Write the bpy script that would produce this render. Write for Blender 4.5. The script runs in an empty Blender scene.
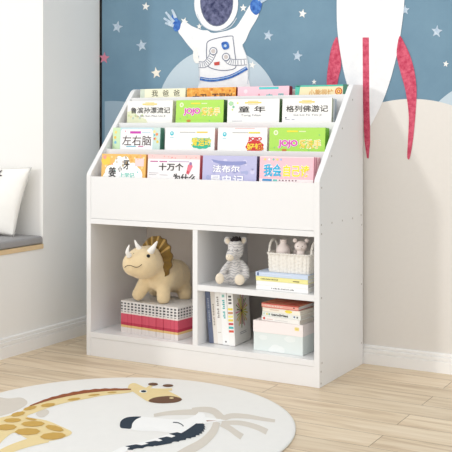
import bpy, bmesh, math, random
from math import sin, cos, pi, radians
from mathutils import Vector, Matrix, geometry
random.seed(7)
C = bpy.context.scene.collection

# ------------------------------------------------------------------ camera data
F, TH, CX, CY, CH, HZ = 976.66, .5146, 2.3711, -3.0776, .8957, 127.57
def at(u, v, ax, val):
    """world point on the plane axis=val (used to read positions off wall, floor and shelf planes)"""
    a = (u-226)/F
    r = (a*cos(TH)-sin(TH), a*sin(TH)+cos(TH), -(v-HZ)/F); o = (CX, CY, CH)
    t = (val-o[ax])/r[ax]
    return Vector([o[i]+t*r[i] for i in range(3)])

# ------------------------------------------------------------------ materials
def lin(c):
    c = c/255
    return c/12.92 if c <= .04045 else ((c+.055)/1.055)**2.4
def rgb(c): return (lin(c[0]), lin(c[1]), lin(c[2]), 1)
_m = {}
def mat(name, col, rough=.55, var=.04, scale=30, bump=0, bscale=200, spec=.4, sheen=0):
    if name in _m: return _m[name]
    m = bpy.data.materials.new(name); m.use_nodes = True; nt = m.node_tree; N = nt.nodes; L = nt.links
    b = N['Principled BSDF']; b.inputs['Roughness'].default_value = rough
    b.inputs['Specular IOR Level'].default_value = spec
    if sheen: b.inputs['Sheen Weight'].default_value = sheen
    tc = N.new('ShaderNodeTexCoord'); no = N.new('ShaderNodeTexNoise'); no.inputs['Scale'].default_value = scale
    no.inputs['Detail'].default_value = 4
    L.new(tc.outputs['Object'], no.inputs['Vector'])
    mx = N.new('ShaderNodeMix'); mx.data_type = 'RGBA'
    c = rgb(col); mx.inputs['A'].default_value = tuple(max(0, x*(1-var)) for x in c[:3])+(1,)
    mx.inputs['B'].default_value = tuple(min(1, x*(1+var)) for x in c[:3])+(1,)
    L.new(no.outputs['Fac'], mx.inputs['Factor']); L.new(mx.outputs['Result'], b.inputs['Base Color'])
    if bump:
        n2 = N.new('ShaderNodeTexNoise'); n2.inputs['Scale'].default_value = bscale; n2.inputs['Detail'].default_value = 3
        L.new(tc.outputs['Object'], n2.inputs['Vector'])
        bp = N.new('ShaderNodeBump'); bp.inputs['Strength'].default_value = bump; bp.inputs['Distance'].default_value = .002
        L.new(n2.outputs['Fac'], bp.inputs['Height']); L.new(bp.outputs['Normal'], b.inputs['Normal'])
    _m[name] = m
    return m
def P(c, rough=.5):     # printed ink / paper of a given colour
    return mat('ink_%d_%d_%d' % tuple(c), c, rough, .02, 60)
WHITE = mat('white_lacquer', (236, 236, 236), .35, .01, 8)
def watercolour(name, c1, c2, scale):
    m = mat(name, c1, .8, 0, scale); nt = m.node_tree
    mx = [n for n in nt.nodes if n.type == 'MIX'][0]; no = [n for n in nt.nodes if n.type == 'TEX_NOISE'][0]
    no.inputs['Detail'].default_value = 6; no.inputs['Roughness'].default_value = .65
    cr = nt.nodes.new('ShaderNodeValToRGB'); cr.color_ramp.elements[0].position = .36; cr.color_ramp.elements[1].position = .64
    nt.links.new(no.outputs['Fac'], cr.inputs['Fac']); nt.links.new(cr.outputs['Color'], mx.inputs['Factor'])
    mx.inputs['A'].default_value = rgb(c1); mx.inputs['B'].default_value = rgb(c2)
    return m

# ------------------------------------------------------------------ mesh builder
class MB:
    def __init__(s): s.bm = bmesh.new(); s.ms = []
    def mi(s, m):
        if m not in s.ms: s.ms.append(m)
        return s.ms.index(m)
    def face(s, vs, k, smooth=False):
        try:
            f = s.bm.faces.new(vs); f.material_index = k; f.smooth = smooth; return f
        except ValueError: return None
    def box(s, x0, x1, y0, y1, z0, z1, m, M=None):
        k = s.mi(m); co = [(x, y, z) for x in (x0, x1) for y in (y0, y1) for z in (z0, z1)]
        v = [s.bm.verts.new(M @ Vector(c) if M else c) for c in co]
        for q in ((0,1,3,2), (4,6,7,5), (0,4,5,1), (2,3,7,6), (0,2,6,4), (1,5,7,3)): s.face([v[i] for i in q], k)
        return s
    def prism(s, pts, a0, a1, m, axis='x', smooth=False):
        """extrude a polygon: axis x -> pts are (y,z); axis z -> pts (x,y); axis y -> pts (x,z)"""
        k = s.mi(m)
        f = {'x': lambda p, a: (a, p[0], p[1]), 'z': lambda p, a: (p[0], p[1], a), 'y': lambda p, a: (p[0], a, p[1])}[axis]
        A = [s.bm.verts.new(f(p, a0)) for p in pts]; B = [s.bm.verts.new(f(p, a1)) for p in pts]; n = len(pts)
        tri = geometry.tessellate_polygon([[Vector((p[0], p[1], 0)) for p in pts]])
        for t in tri: s.face([A[i] for i in t], k); s.face([B[i] for i in reversed(t)], k)
        for i in range(n): s.face([A[i], A[(i+1) % n], B[(i+1) % n], B[i]], k, smooth)
        return s
    def flat(s, pts3, m):
        k = s.mi(m); v = [s.bm.verts.new(p) for p in pts3]
        for t in geometry.tessellate_polygon([[Vector(p) for p in pts3]]): s.face([v[i] for i in t], k)
        return s
    def ell(s, c, r, m, M=None, n=20, rings=12):
        k = s.mi(m); c = Vector(c); g = []
        if not hasattr(r, '__len__'): r = (r, r, r)
        for i in range(rings+1):
            t = pi*i/rings; row = []
            for j in range(n):
                p = Vector((r[0]*sin(t)*cos(2*pi*j/n), r[1]*sin(t)*sin(2*pi*j/n), r[2]*cos(t)))
                if M: p = M @ p
                row.append(p+c)
            g.append(row)
        top = s.bm.verts.new(g[0][0]); bot = s.bm.verts.new(g[-1][0])
        R = [[s.bm.verts.new(p) for p in row] for row in g[1:-1]]
        for j in range(n):
            s.face([top, R[0][j], R[0][(j+1) % n]], k, True); s.face([bot, R[-1][(j+1) % n], R[-1][j]], k, True)
            for i in range(len(R)-1): s.face([R[i][j], R[i+1][j], R[i+1][(j+1) % n], R[i][(j+1) % n]], k, True)
        return s
    def tube(s, path, rad, m, n=10, closed=False):
        k = s.mi(m); path = [Vector(p) for p in path]; N_ = len(path)
        if not hasattr(rad, '__len__'): rad = [rad]*N_
        rings = []; up = None
        for i, p in enumerate(path):
            if closed: d = path[(i+1) % N_]-path[i-1]
            else: d = path[min(i+1, N_-1)]-path[max(i-1, 0)]
            d.normalize()
            if up is None: up = d.orthogonal().normalized()
            up = (up-d*up.dot(d)).normalized(); w = d.cross(up)
            rings.append([s.bm.verts.new(p+rad[i]*(up*cos(2*pi*j/n)+w*sin(2*pi*j/n))) for j in range(n)])
        for i in range(N_ if closed else N_-1):
            a = rings[i]; b = rings[(i+1) % N_]
            for j in range(n): s.face([a[j], a[(j+1) % n], b[(j+1) % n], b[j]], k, True)
        if not closed: s.face(list(reversed(rings[0])), k); s.face(rings[-1], k)
        return s
    def cap(s, pts, m):      # chain of spheres joined by cones; pts = (x,y,z,r)
        for p in pts: s.ell(p[:3], p[3], m, n=16, rings=10)
        for a, b in zip(pts, pts[1:]): s.tube([a[:3], b[:3]], [a[3]*.98, b[3]*.98], m, 16)
        return s
    def lathe(s, prof, m, c=(0, 0, 0), n=28):
        k = s.mi(m); R = [[s.bm.verts.new((c[0]+r*cos(2*pi*j/n), c[1]+r*sin(2*pi*j/n), c[2]+z)) for j in range(n)] for r, z in prof]
        for i in range(len(R)-1):
            for j in range(n): s.face([R[i][j], R[i][(j+1) % n], R[i+1][(j+1) % n], R[i+1][j]], k, True)
        s.face(list(reversed(R[0])), k); s.face(R[-1], k)
        return s
    def build(s, name, parent=None, loc=None, normals=True, bevel=0):
        if normals: bmesh.ops.recalc_face_normals(s.bm, faces=s.bm.faces)
        me = bpy.data.meshes.new(name); s.bm.to_mesh(me); s.bm.free()
        for m in s.ms: me.materials.append(m)
        o = bpy.data.objects.new(name, me); C.objects.link(o)
        if parent: o.parent = parent
        if loc: o.location = loc
        if bevel:
            b = o.modifiers.new('bevel', 'BEVEL'); b.width = bevel; b.segments = 2; b.limit_method = 'ANGLE'
        return o
def tag(o, label, cat, group=None, kind=None):
    o['label'] = label; o['category'] = cat
    if group: o['group'] = group
    if kind: o['kind'] = kind
    return o
def thing(name, label, cat, loc=(0, 0, 0), rz=0, group=None):
    o = bpy.data.objects.new(name, None); C.objects.link(o); o.location = loc; o.rotation_euler = (0, 0, rz)
    o.empty_display_size = .05
    return tag(o, label, cat, group)
def struct(o): o['kind'] = 'structure'; return o
def fuse(mb, name, parent, voxel, smooth=8, fac=.5):
    """bake overlapping volumes into one continuous skin"""
    o = mb.build(name); m = o.modifiers.new('r', 'REMESH'); m.mode = 'VOXEL'; m.voxel_size = voxel; m.use_smooth_shade = True
    s = o.modifiers.new('s', 'SMOOTH'); s.factor = fac; s.iterations = smooth
    bpy.context.view_layer.update()
    dg = bpy.context.evaluated_depsgraph_get()
    me = bpy.data.meshes.new_from_object(o.evaluated_get(dg))
    mats = list(o.data.materials); bpy.data.objects.remove(o)
    me.materials.clear()
    for q in mats[:1]: me.materials.append(q)
    for p in me.polygons: p.use_smooth = True
    n = bpy.data.objects.new(name, me); C.objects.link(n); n.parent = parent
    return n
def spline(pts, k=6, closed=True):
    """Catmull-Rom through 2-D or 3-D points"""
    pts = [Vector(p) for p in pts]; n = len(pts); out = []
    for i in range(n if closed else n-1):
        if closed: a, b, c, d = pts[i-1], pts[i], pts[(i+1) % n], pts[(i+2) % n]
        else: a, b, c, d = pts[max(i-1, 0)], pts[i], pts[i+1], pts[min(i+2, n-1)]
        for j in range(k):
            t = j/k
            out.append(.5*((2*b)+(c-a)*t+(2*a-5*b+4*c-d)*t*t+(3*b-a-3*c+d)*t**3))
    if not closed: out.append(pts[-1])
    return out
def ellipse(cx, cy, rx, ry, a=0, n=28, a0=0, a1=360):
    r = []
    m = n if a1-a0 == 360 else n+1
    for i in range(m):
        t = radians(a0+(a1-a0)*i/n); x = rx*cos(t); y = ry*sin(t)
        r.append((cx+x*cos(a)-y*sin(a), cy+x*sin(a)+y*cos(a)))
    return r
def stroke(pts, w):
    """outline polygon of a 2-D polyline; w a width or list"""
    pts = [Vector(p) for p in pts]; n = len(pts)
    if not hasattr(w, '__len__'): w = [w]*n
    elif len(w) != n: w = [w[0]+(w[-1]-w[0])*i/(n-1) for i in range(n)]
    L_, R_ = [], []
    for i, p in enumerate(pts):
        d = pts[min(i+1, n-1)]-pts[max(i-1, 0)]; d.normalize(); q = Vector((-d.y, d.x))*w[i]/2
        L_.append(p+q); R_.append(p-q)
    return L_+R_[::-1]
def text_geo(s, bold=0.0):
    c = bpy.data.curves.new('t', 'FONT'); c.body = s; c.offset = bold; c.resolution_u = 3
    o = bpy.data.objects.new('t', c); C.objects.link(o); bpy.context.view_layer.update()
    me = bpy.data.meshes.new_from_object(o.evaluated_get(bpy.context.evaluated_depsgraph_get()))
    v = [tuple(x.co) for x in me.vertices]; f = [tuple(p.vertices) for p in me.polygons]
    bpy.data.objects.remove(o); bpy.data.curves.remove(c); bpy.data.meshes.remove(me)
    return v, f
def add_text(mb, s, box, to3, m, bold=.0, level=0, ref=None):
    """fit the string in box=(x0,x1,y0,y1); to3(x,y,level)->3-D"""
    v, f = text_geo(s, bold); rv = v if ref is None else text_geo(s, ref)[0]
    xs = [p[0] for p in rv]; ys = [p[1] for p in rv]; ax, bx, ay, by = min(xs), max(xs), min(ys), max(ys)
    x0, x1, y0, y1 = box; k = mb.mi(m)
    V = [mb.bm.verts.new(to3(x0+(p[0]-ax)/(bx-ax)*(x1-x0), y0+(p[1]-ay)/(by-ay)*(y1-y0), level)) for p in v]
    for q in f: mb.face([V[i] for i in q], k)

# ================================================================== SETTING
WALL = mat('painted_wall', (240, 239, 236), .85, .012, 3, .08, 400)
TRIMM = mat('trim_paint', (243, 242, 240), .4, .01, 5)
def floor_material():
    m = bpy.data.materials.new('oak_planks'); m.use_nodes = True; nt = m.node_tree; N = nt.nodes; L = nt.links
    b = N['Principled BSDF']; b.inputs['Roughness'].default_value = .38
    tc = N.new('ShaderNodeTexCoord'); mp = N.new('ShaderNodeMapping'); mp.inputs['Location'].default_value = (.1825, .0245, 0)
    L.new(tc.outputs['Object'], mp.inputs['Vector'])
    br = N.new('ShaderNodeTexBrick'); br.offset = .5; br.inputs['Scale'].default_value = 1
    br.inputs['Brick Width'].default_value = 1.035; br.inputs['Row Height'].default_value = .118
    br.inputs['Mortar Size'].default_value = .0011; br.inputs['Mortar Smooth'].default_value = .1
    br.inputs['Color1'].default_value = (0, 0, 0, 1); br.inputs['Color2'].default_value = (1, 1, 1, 1); br.inputs['Mortar'].default_value = (.5, .5, .5, 1)
    L.new(mp.outputs['Vector'], br.inputs['Vector'])
    sc = N.new('ShaderNodeVectorMath'); sc.operation = 'MULTIPLY'; sc.inputs[1].default_value = (2.2, 26, 1); L.new(tc.outputs['Object'], sc.inputs[0])
    ad = N.new('ShaderNodeVectorMath'); ad.operation = 'ADD'; L.new(sc.outputs[0], ad.inputs[0])
    mu = N.new('ShaderNodeVectorMath'); mu.operation = 'SCALE'; mu.inputs['Scale'].default_value = 17; L.new(br.outputs['Color'], mu.inputs[0]); L.new(mu.outputs[0], ad.inputs[1])
    no = N.new('ShaderNodeTexNoise'); no.inputs['Scale'].default_value = 1.3; no.inputs['Detail'].default_value = 7; no.inputs['Roughness'].default_value = .6; no.inputs['Distortion'].default_value = .6
    L.new(ad.outputs[0], no.inputs['Vector'])
    cr = N.new('ShaderNodeValToRGB'); e = cr.color_ramp.elements; e[0].position = .3; e[0].color = rgb((202, 175, 142)); e[1].position = .68; e[1].color = rgb((238, 220, 193))
    x = cr.color_ramp.elements.new(.5); x.color = rgb((228, 207, 176)); L.new(no.outputs['Fac'], cr.inputs['Fac'])
    tone = N.new('ShaderNodeMix'); tone.data_type = 'RGBA'; tone.blend_type = 'MULTIPLY'; tone.inputs['Factor'].default_value = .1
    L.new(cr.outputs['Color'], tone.inputs['A']); L.new(br.outputs['Color'], tone.inputs['B'])
    mo = N.new('ShaderNodeMix'); mo.data_type = 'RGBA'; mo.inputs['B'].default_value = rgb((134, 108, 80))
    L.new(br.outputs['Fac'], mo.inputs['Factor']); L.new(tone.outputs['Result'], mo.inputs['A']); L.new(mo.outputs['Result'], b.inputs['Base Color'])
    return m
struct(MB().box(-.5, 4.2, -4.2, .5, -.05, 0, floor_material()).build('floor'))
struct(MB().box(-.5, 4.2, .42, .5, 0, 2.6, WALL).build('wall_back'))
# left wall with the window niche opening; the reveal is the far side of the niche
w = MB(); YE = -.85
w.box(-.62, -.251, .0366, .42, 0, 2.6, WALL)            # solid pier between niche and corner
w.box(-.62, -.251, YE, .0366, 0, .400, WALL)            # low wall carrying the window seat
w.box(-.62, -.251, YE, .0366, 2.3, 2.6, WALL)
struct(w.build('wall_left'))
BBP = [(0, 0), (.014, 0), (.014, .044), (.0095, .0455), (.0095, .048), (.0125, .0495), (.0125, .0615), (.007, .063), (.007, .0655), (.0095, .067), (.009, .0745), (.005, .077), (0, .077)]
struct(MB().prism([(.42-a, z*.92) for a, z in BBP], -.251, 4.2, TRIMM, 'x').build('baseboard_back'))
struct(MB().prism([(-.251+a, z) for a, z in BBP], YE, .406, TRIMM, 'y').build('baseboard_left'))

# ================================================================== window seat
MB_ = MB().box(-.60, -.247, YE+.01, .0356, .401, .4195, mat('seat_wood', (226, 198, 156), .5, .1, 14))
tag(MB_.build('window_seat_board', bevel=.001), 'pale wood board under the grey cushion of the window seat', 'board')
cu = MB().box(-.60, -.249, YE+.01, .0355, .420, .4525, mat('seat_grey', (158, 156, 156), .9, .05, 90, .5, 900))
cu = cu.build('seat_cushion', bevel=.010); cu.modifiers['bevel'].segments = 4
tag(cu, 'flat grey cushion on the window seat at the left', 'cushion')
def pillow():
    t = thing('throw_pillow', 'white throw pillow with a small black print, leaning on the window seat', 'pillow', (-.4827, -.0555, .4530), radians(4))
    t.rotation_euler = (radians(-12), 0, 0)
    PM = mat('pillow_cloth', (248, 246, 240), .95, .02, 40, .5, 600)
    mb = MB(); k = mb.mi(PM); n = 26; W, H, T = .36, .287, .042; g = {}
    for s in (1, -1):
        for i in range(n+1):
            for j in range(n+1):
                u = i/n*2-1; v = j/n*2-1
                if s == -1 and (i in (0, n) or j in (0, n)): g[s, i, j] = g[1, i, j]; continue
                th = ((1-u**2)*(1-v**2))**.55*T*(1+.10*sin(7*u+3*v)*sin(4*v-2*u))
                if s == -1: th *= .5
                px = u*(W/2+.021*v)*(1-.05*(1-v*v)); pz = H/2+v*H/2*(1-.06*(1-u*u))
                g[s, i, j] = mb.bm.verts.new((px, -s*th, pz))
    for s in (1, -1):
        for i in range(n):
            for j in range(n): mb.face([g[s, i, j], g[s, i+1, j], g[s, i+1, j+1], g[s, i, j+1]], k, True)
    mb.build('pillow_body', t)
    pr = MB(); BK = P((40, 40, 42))
    for a in range(7):
        q = ellipse(.046+.012*cos(a*.9), .245+.02*sin(a*.9), .012, .0035, a*.9, 10)
        def dep(x, z): 
            u = x/(W/2); v = (z-H/2)/(H/2); return -(((1-u*u)*(1-v*v))**.55*T*(1+.10*sin(7*u+3*v)*sin(4*v-2*u)))-.0015
        pr.flat([(x, dep(x, z), z) for x, z in q], BK)
    pr.build('printed_motif', t)
pillow()

# ================================================================== wall mural
def wl(level): return lambda p: (lambda q: (q.x, .4195-.0004*level, q.z))(at(p[0], p[1], 1, .42))
mural = thing('wall_mural', 'blue space mural with an astronaut, rocket and stars covering the back wall', 'mural', (1.3, .4195, .08))
mural_inv = Vector((-1.3, -.4195, -.08))
class Art(MB):
    def px(s, pts, m, level=1):
        s.n = getattr(s, 'n', -1)+1; s.l0 = getattr(s, 'l0', level); lv = s.l0+.1*s.n
        s.flat([Vector(wl(lv)(p))+mural_inv for p in pts], m); return s
    def text(s, *a, **k): pass
SKY = watercolour('mural_blue', (108, 141, 163), (118, 151, 172), 3)
MW = watercolour('mural_white', (238, 240, 243), (247, 248, 250), 25)
MRED = watercolour('mural_red', (188, 52, 84), (222, 104, 128), 60)
MBL = watercolour('mural_blue_ink', (36, 84, 168), (86, 140, 214), 60)
MVIS = watercolour('mural_visor', (44, 50, 88), (112, 116, 150), 45)
MLIN = P((96, 106, 132)); MGR = P((203, 212, 222))
a = Art(); XL = -.2380; XR = 4.15
a.flat([Vector(p)+mural_inv for p in [(XL, .4192, .071), (XR, .4192, .071), (XR, .4192, 2.58), (XL, .4192, 2.58)]], SKY)
a.build('background_print', mural)
a = Art(); a.flat([Vector(p)+mural_inv for p in [(-.2505, .4190, .077), (XL+.001, .4190, .077), (XL+.001, .4190, 2.58), (-.2505, .4190, 2.58)]], mat('mural_edge', (16, 17, 20), .6))
a.build('black_edge_strip', mural)
def mound(px, py, rx, rz, m, level):
    c = wl(level)((px, py)); a = Art(); y = c[1]; ps = []
    for i in range(49):
        t = pi*i/48; ps.append((c[0]+rx*cos(t), y, c[2]+rz*sin(t)))
    ps = [p for p in ps if p[0] > XL] if True else ps
    zl = .0705
    if ps[-1][0] > XL+.02 or True:
        ps = ps+[(ps[-1][0], y, zl), (ps[0][0], y, zl)]
    a.flat([Vector(p)+mural_inv for p in ps], m)
    return a.build('mound_print', mural)
LB = P((157, 180, 196)); PALE = P((192, 209, 220)); CREAM = P((226, 222, 216))
mound(112, 140, .30, .172, LB, 1)
mound(216, 112, .29, .265, PALE, 2)
mound(500, 150, .30, .26, PALE, 2)
mound(410, 150, .315, .190, CREAM, 3)
def star(px, py, r, m, rot=0, level=4):
    a = Art(); q = []
    for i in range(10):
        t = radians(rot)+pi*i/5-pi/2; rr = r if i % 2 == 0 else r*.46; q.append((px+rr*cos(t), py+rr*1.12*sin(t)))
    a.px(spline(q, 3), m, level); return a.build('star_print', mural)
SW = watercolour('star_white', (240, 240, 236), (250, 249, 246), 80); SB = watercolour('star_blue', (168, 190, 212), (206, 220, 232), 90)
SP = P((206, 130, 152)); SC = P((243, 236, 222))
for s_ in [(146, 6.5, 4, SW, 8), (117.5, 27, 5.6, SB, 12), (142, 45.5, 5.6, SB, -10), (104.5, 58, 5.4, SP, 5), (156.5, 73, 5.2, SC, -8), (184.5, 21.5, 3.8, SW, 20),
           (268.5, 35.5, 5.2, SB, 10), (243.5, 8, 3.6, SW, 0), (199.5, 26.5, 2.8, SW, 0), (252.5, 65, 3.4, SW, 12), (302.8, 13.7, 4.2, SW, 10), (297.7, 56, 5.2, SB, 8),
           (437, 31.5, 5.8, SB, 6), (405.3, 10, 4.6, SB, 0), (314.3, 82, 2.6, SW, 0), (446, 64, 3, SW, 10)]: star(*s_)
# astronaut
a = Art()
sleeveL = [(178.5, 30.5), (184, 21.5), (192, 26), (202, 30), (209, 31), (212, 38), (203, 50), (199, 56), (190, 47), (183, 38)]
sleeveR = [(226, 32), (236, 27), (243, 17), (249, 7), (252.5, 4.5), (259, 12.5), (256.5, 20), (250, 31), (245, 42), (238, 47), (228, 42)]
torso = [(203, 31), (214, 33), (226, 31), (236, 29), (240, 38), (243.5, 47), (247, 58), (249, 66), (248, 74), (248, 100), (200, 100), (199.5, 82), (199, 66), (200, 52), (202, 42)]
for q in (sleeveL, sleeveR, torso): a.px(spline(q, 5), MW, 5)
legs = [(201, 96), (248, 96), (250, 135), (228, 140), (224, 112), (221, 140), (200, 136)]
a.px(legs, MW, 5)
a.px(ellipse(216.5, 4, 22, 26.5), MW, 6)
a.px(stroke(spline([(197.5, 14), (202, 24), (211, 30), (222, 30.5), (231, 26.5), (237, 18)], 5, False), .9), MGR, 7)
a.px(ellipse(217, 2, 16.6, 24.5), MLIN, 7); a.px(ellipse(217, 2, 15.6, 23.3), MVIS, 8)
a.px(spline([(172, 17), (175, 13), (178, 19), (181, 22), (180, 29), (176, 31.5), (173, 27)], 5), MBL, 6)
for q in ([(174, 22), (166, 12)], [(173, 24), (164, 18)], [(174, 26), (165.5, 23)], [(176, 18), (172.5, 9.5)]): a.px(stroke(q, [3.2, 2]), SB, 7)
a.px(spline([(251, 3), (256, -2), (262, -1), (262, 6), (260, 12), (256, 15), (251, 10)], 5), MBL, 6)
for q in ([(258, 0), (265, -6)], [(261, 2), (267, -1)], [(255, -1), (257, -10)]): a.px(stroke(q, [3.2, 2]), SB, 7)
a.px(spline([(194, 50), (197, 48), (198.5, 56), (200, 62), (196, 63), (193.5, 58)], 4), SW, 6)
panel = [(210, 40.5), (231, 36), (233.5, 40), (235, 52), (236.5, 64), (234, 69), (222, 70.5), (210, 67.5), (207.5, 62), (207, 48)]
a.px(stroke(spline(panel, 5)+[Vector(panel[0])], .8), MLIN, 7)
for pts, wd in (([(199, 64.5), (205, 64.5), (210, 60), (213.5, 53.5)], 5.2), ([(226, 57), (230, 61.5), (237, 62.5), (247, 62)], 5.2)):
    sp = spline(pts, 7, False); a.px(stroke(sp, wd+1.2), MLIN, 8); a.px(stroke(sp, wd), MW, 9)
    for i in range(1, len(sp)-1, 2):
        d = (sp[i+1]-sp[i-1]).normalized(); nn = Vector((-d.y, d.x))*wd*.45
        a.px(stroke([sp[i]-nn, sp[i]+nn], .55), MLIN, 10)
for c in ((213.8, 51.2), (226.5, 57)):
    a.px(ellipse(*c, 4, 4), MLIN, 10.4); a.px(ellipse(*c, 3.2, 3.2), MW, 10.8); a.px(ellipse(*c, 2.2, 2.2), P((206, 198, 196)), 11.2)
a.px(spline([(222, 43), (228, 42), (229.5, 48), (224, 49.5)], 4), MBL, 8); a.px(ellipse(225.8, 45.8, 1.4, 1.4), SB, 9)
a.px([(214.5, 62.5), (220, 61.5), (220, 65), (215, 65.5)], P((196, 66, 54)), 8)
a.px(stroke(spline([(200.5, 78.5), (213, 80), (231, 76.5), (247.5, 68)], 6, False), [3.6, 3.6]), MBL, 8)
a.px(stroke(spline([(201, 78), (213, 79.5), (231, 76), (247, 67.5)], 6, False), .7), SB, 9)
a.px(stroke(spline([(200, 64), (199.5, 72), (200.5, 84)], 4, False), .6), MGR, 8); a.px(stroke(spline([(243, 46), (247.5, 58), (249, 70), (248, 84)], 4, False), .6), MGR, 8)
a.build('astronaut_print', mural)
# rocket
a = Art()
a.px(spline([(345, -58), (370, -92), (397, -58), (405, -20), (404.5, 2), (402.5, 22), (398.5, 48), (392, 75), (384, 99), (376, 116), (369, 126.5), (361, 117), (352, 98), (345, 76), (340.5, 52), (337.5, 28), (337, 2), (338, -25)], 6), MW, 6)
a.px([(362.8, 37.5), (369.2, 37.5), (369.6, 100), (370.3, 128), (370.4, 142), (368.9, 158.5), (367.2, 158), (364.8, 142), (364, 128), (363.2, 100)], MRED, 7)
a.px(spline([(336.8, 37), (339, 44), (341, 57), (341.3, 67), (339, 77), (336.5, 90), (333, 104), (327, 102), (327, 88), (327.3, 76), (329, 62), (332, 47)], 4), MRED, 7)
a.px(spline([(400.2, 36), (404.5, 43), (410.5, 56), (414.8, 72), (416.8, 90), (416, 110), (413.5, 138), (410.5, 156), (408.8, 159.5), (407.4, 156), (408.2, 140), (409, 116), (406, 92), (401, 73), (397, 56), (397.8, 44)], 4), MRED, 5)
a.build('rocket_print', mural)

# ================================================================== bookshelf
W, D, ZT, H = 1.0, .403, .704, 1.0566; T = .0205
shelf = thing('childrens_bookshelf', 'large white bookshelf with four slanted book tiers above three open cubbies', 'bookshelf')
prof = [(0, 0), (D, 0), (D, H), (.322, H), (.309, H-.0035), (.300, H-.010), (.0035, ZT+.014), (0, ZT+.004)]
for x0 in (0, W-T): MB().prism(prof, x0, x0+T, WHITE, 'x').build('side_panel', shelf, bevel=.0012)
IX0, IX1 = T+.0002, W-T-.0002
MB().box(IX0, IX1, D-.012, D-.001, .02, H-.01, mat('back_board', (228, 219, 211), .5, .02, 8)).build('back_panel', shelf)
MB().box(IX0, IX1, .0, D-.012, .072, .0933, WHITE).build('bottom_board', shelf, bevel=.0008)
MB().box(IX0, IX1, .0015, .017, 0, .0712, WHITE).build('kick_board', shelf, bevel=.0008)
MB().box(IX0, IX1, 0, D-.012, .5185, .5388, WHITE).build('compartment_top_board', shelf, bevel=.0008)
MB().box(IX0, IX1, .0012, .016, .5396, ZT, WHITE).build('front_panel', shelf, bevel=.0012)
MB().box(.4885, .5098, .001, D-.012, .0933, .5185, WHITE).build('divider_board', shelf, bevel=.0008)
MB().box(.51, IX1, .001, D-.012, .296, .3172, WHITE).build('middle_shelf_board', shelf, bevel=.0008)
RY = [0, .099, .186, .275]; RT = [ZT, .810, .9152, 1.0191]; FT = [.593, .697, .806, .862]
for y, z in zip(RY[1:], RT[1:]): MB().box(IX0, IX1, y, y+.012, .5388, z, WHITE).build('tier_divider', shelf, bevel=.001)
for i in range(4):
    y0 = RY[i]+(.016 if i == 0 else .012); y1 = RY[i+1] if i < 3 else D-.012
    MB().box(IX0, IX1, y0, y1, FT[i]-.012, FT[i], WHITE).build('tier_floor', shelf)
SC_ = mat('screw_cap', (190, 186, 182), .4)
for p in [(352.6, 99.7), (342.3, 128.4), (331.7, 156), (320.6+1, 187.8), (321.3, 225), (331.9, 222.8), (342.3, 220.6), (352.6, 218.3), (321.5, 234), (361.6, 224.8), (321.5, 298), (361.4, 284), (361.4, 343),
          (322, 363), (321, 371.8), (321, 383.5), (361, 215)]:
    q = at(p[0], p[1], 0, 1.0); m = MB()
    m.prism(ellipse(q.y, q.z, .0036, .0036, 0, 12), .9995, 1.0006, SC_, 'x'); m.build('screw_cap', shelf)

# ================================================================== tier books
class Cover(MB):
    """art on a book front; coordinates u 0..1 across and v in metres down from the top edge"""
    vs = 1.0
    def setup(s, w, h, vs=1.0): s.w = w; s.h = h; s.vs = vs; return s
    def to3(s, u, v, level): return Vector((u*s.w, -.00035*(level+1), s.h-v*s.vs))
    def poly(s, pts, m, level=0): s.flat([s.to3(p[0], p[1], level) for p in pts], m); return s
    def rect(s, u0, u1, v0, v1, m, level=0): return s.poly([(u0, v0), (u1, v0), (u1, v1), (u0, v1)], m, level)
    def ell2(s, u, v, r, m, level=0, ry=None): return s.poly([(u+(x*r)/s.w, v+y*(ry or r)/s.vs) for x, y in ellipse(0, 0, 1, 1, 0, 20)], m, level)
    def blob(s, u, v, rx, ry, m, level=0, bumps=7, amp=.14):
        q = []
        for i in range(40):
            t = 2*pi*i/40; k = 1+amp*abs(sin(bumps*t/2)); q.append((u+rx*k*cos(t)/s.w, v+ry*k*sin(t)))
        return s.poly(q, m, level)
def txt(c, st, u0, u1, v0, v1, col, bold=.012, halo=None, level=3, hb=.06):
    # v0 is the top of the lettering, v1 its foot
    if halo: add_text(c, st, (u0, u1, -v1, -v0), lambda x, y, l: c.to3(x, -y, l), P(halo), hb, level-.6, ref=bold)
    add_text(c, st, (u0, u1, -v1, -v0), lambda x, y, l: c.to3(x, -y, l), P(col), bold, level)
def tier_book(tier, x0, x1, label, front, side, art, thick=.030, h=None, lean=4, spine=True, group='picture books on the slanted tiers', top=None, y=None, name='picture_book'):
    yf = RY[tier]+.024 if y is None else y
    tops = [.7935, .8965, 1.0055, 1.0575]; h = h or tops[tier]-FT[tier]-.001
    t = thing(name, label, 'book', (x0, yf, FT[tier]+.0006), 0, group); t.rotation_euler = (radians(-lean), 0, 0)
    w = x1-x0; c = MB(); fm = P(front); sm = P(side)
    c.box(0, w, 0, .0018, 0, h, fm); c.box(0, w, thick-.0018, thick, 0, h, sm)
    if spine: c.box(w-.0018, w, .0018, thick-.0018, 0, h, sm)
    else: c.box(0, .0018, .0018, thick-.0018, 0, h, sm)
    c.build('cover', t, bevel=.0006)
    p = MB(); p.box(.002, w-.002, .002, thick-.002, .002, h-.002, mat('page_edges', (238, 232, 222), .9, .1, 200)); p.build('page_block', t)
    if art:
        ill = Cover().setup(w, h, 1.33); let = Cover().setup(w, h, 1.33); art(ill, let)
        if len(ill.bm.faces): ill.build('cover_illustration', t, normals=False)
        else: ill.bm.free()
        if len(let.bm.faces): let.build('title_lettering', t, normals=False)
        else: let.bm.free()
    return t
K = (40, 38, 40)
def noise_dots(c, n, v1, cols, r=.004, level=1, u0=.03, u1=.97):
    for i in range(n): c.ell2(random.uniform(u0, u1), random.uniform(.004, v1), r*random.uniform(.5, 1.2), P(random.choice(cols)), level)
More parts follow.
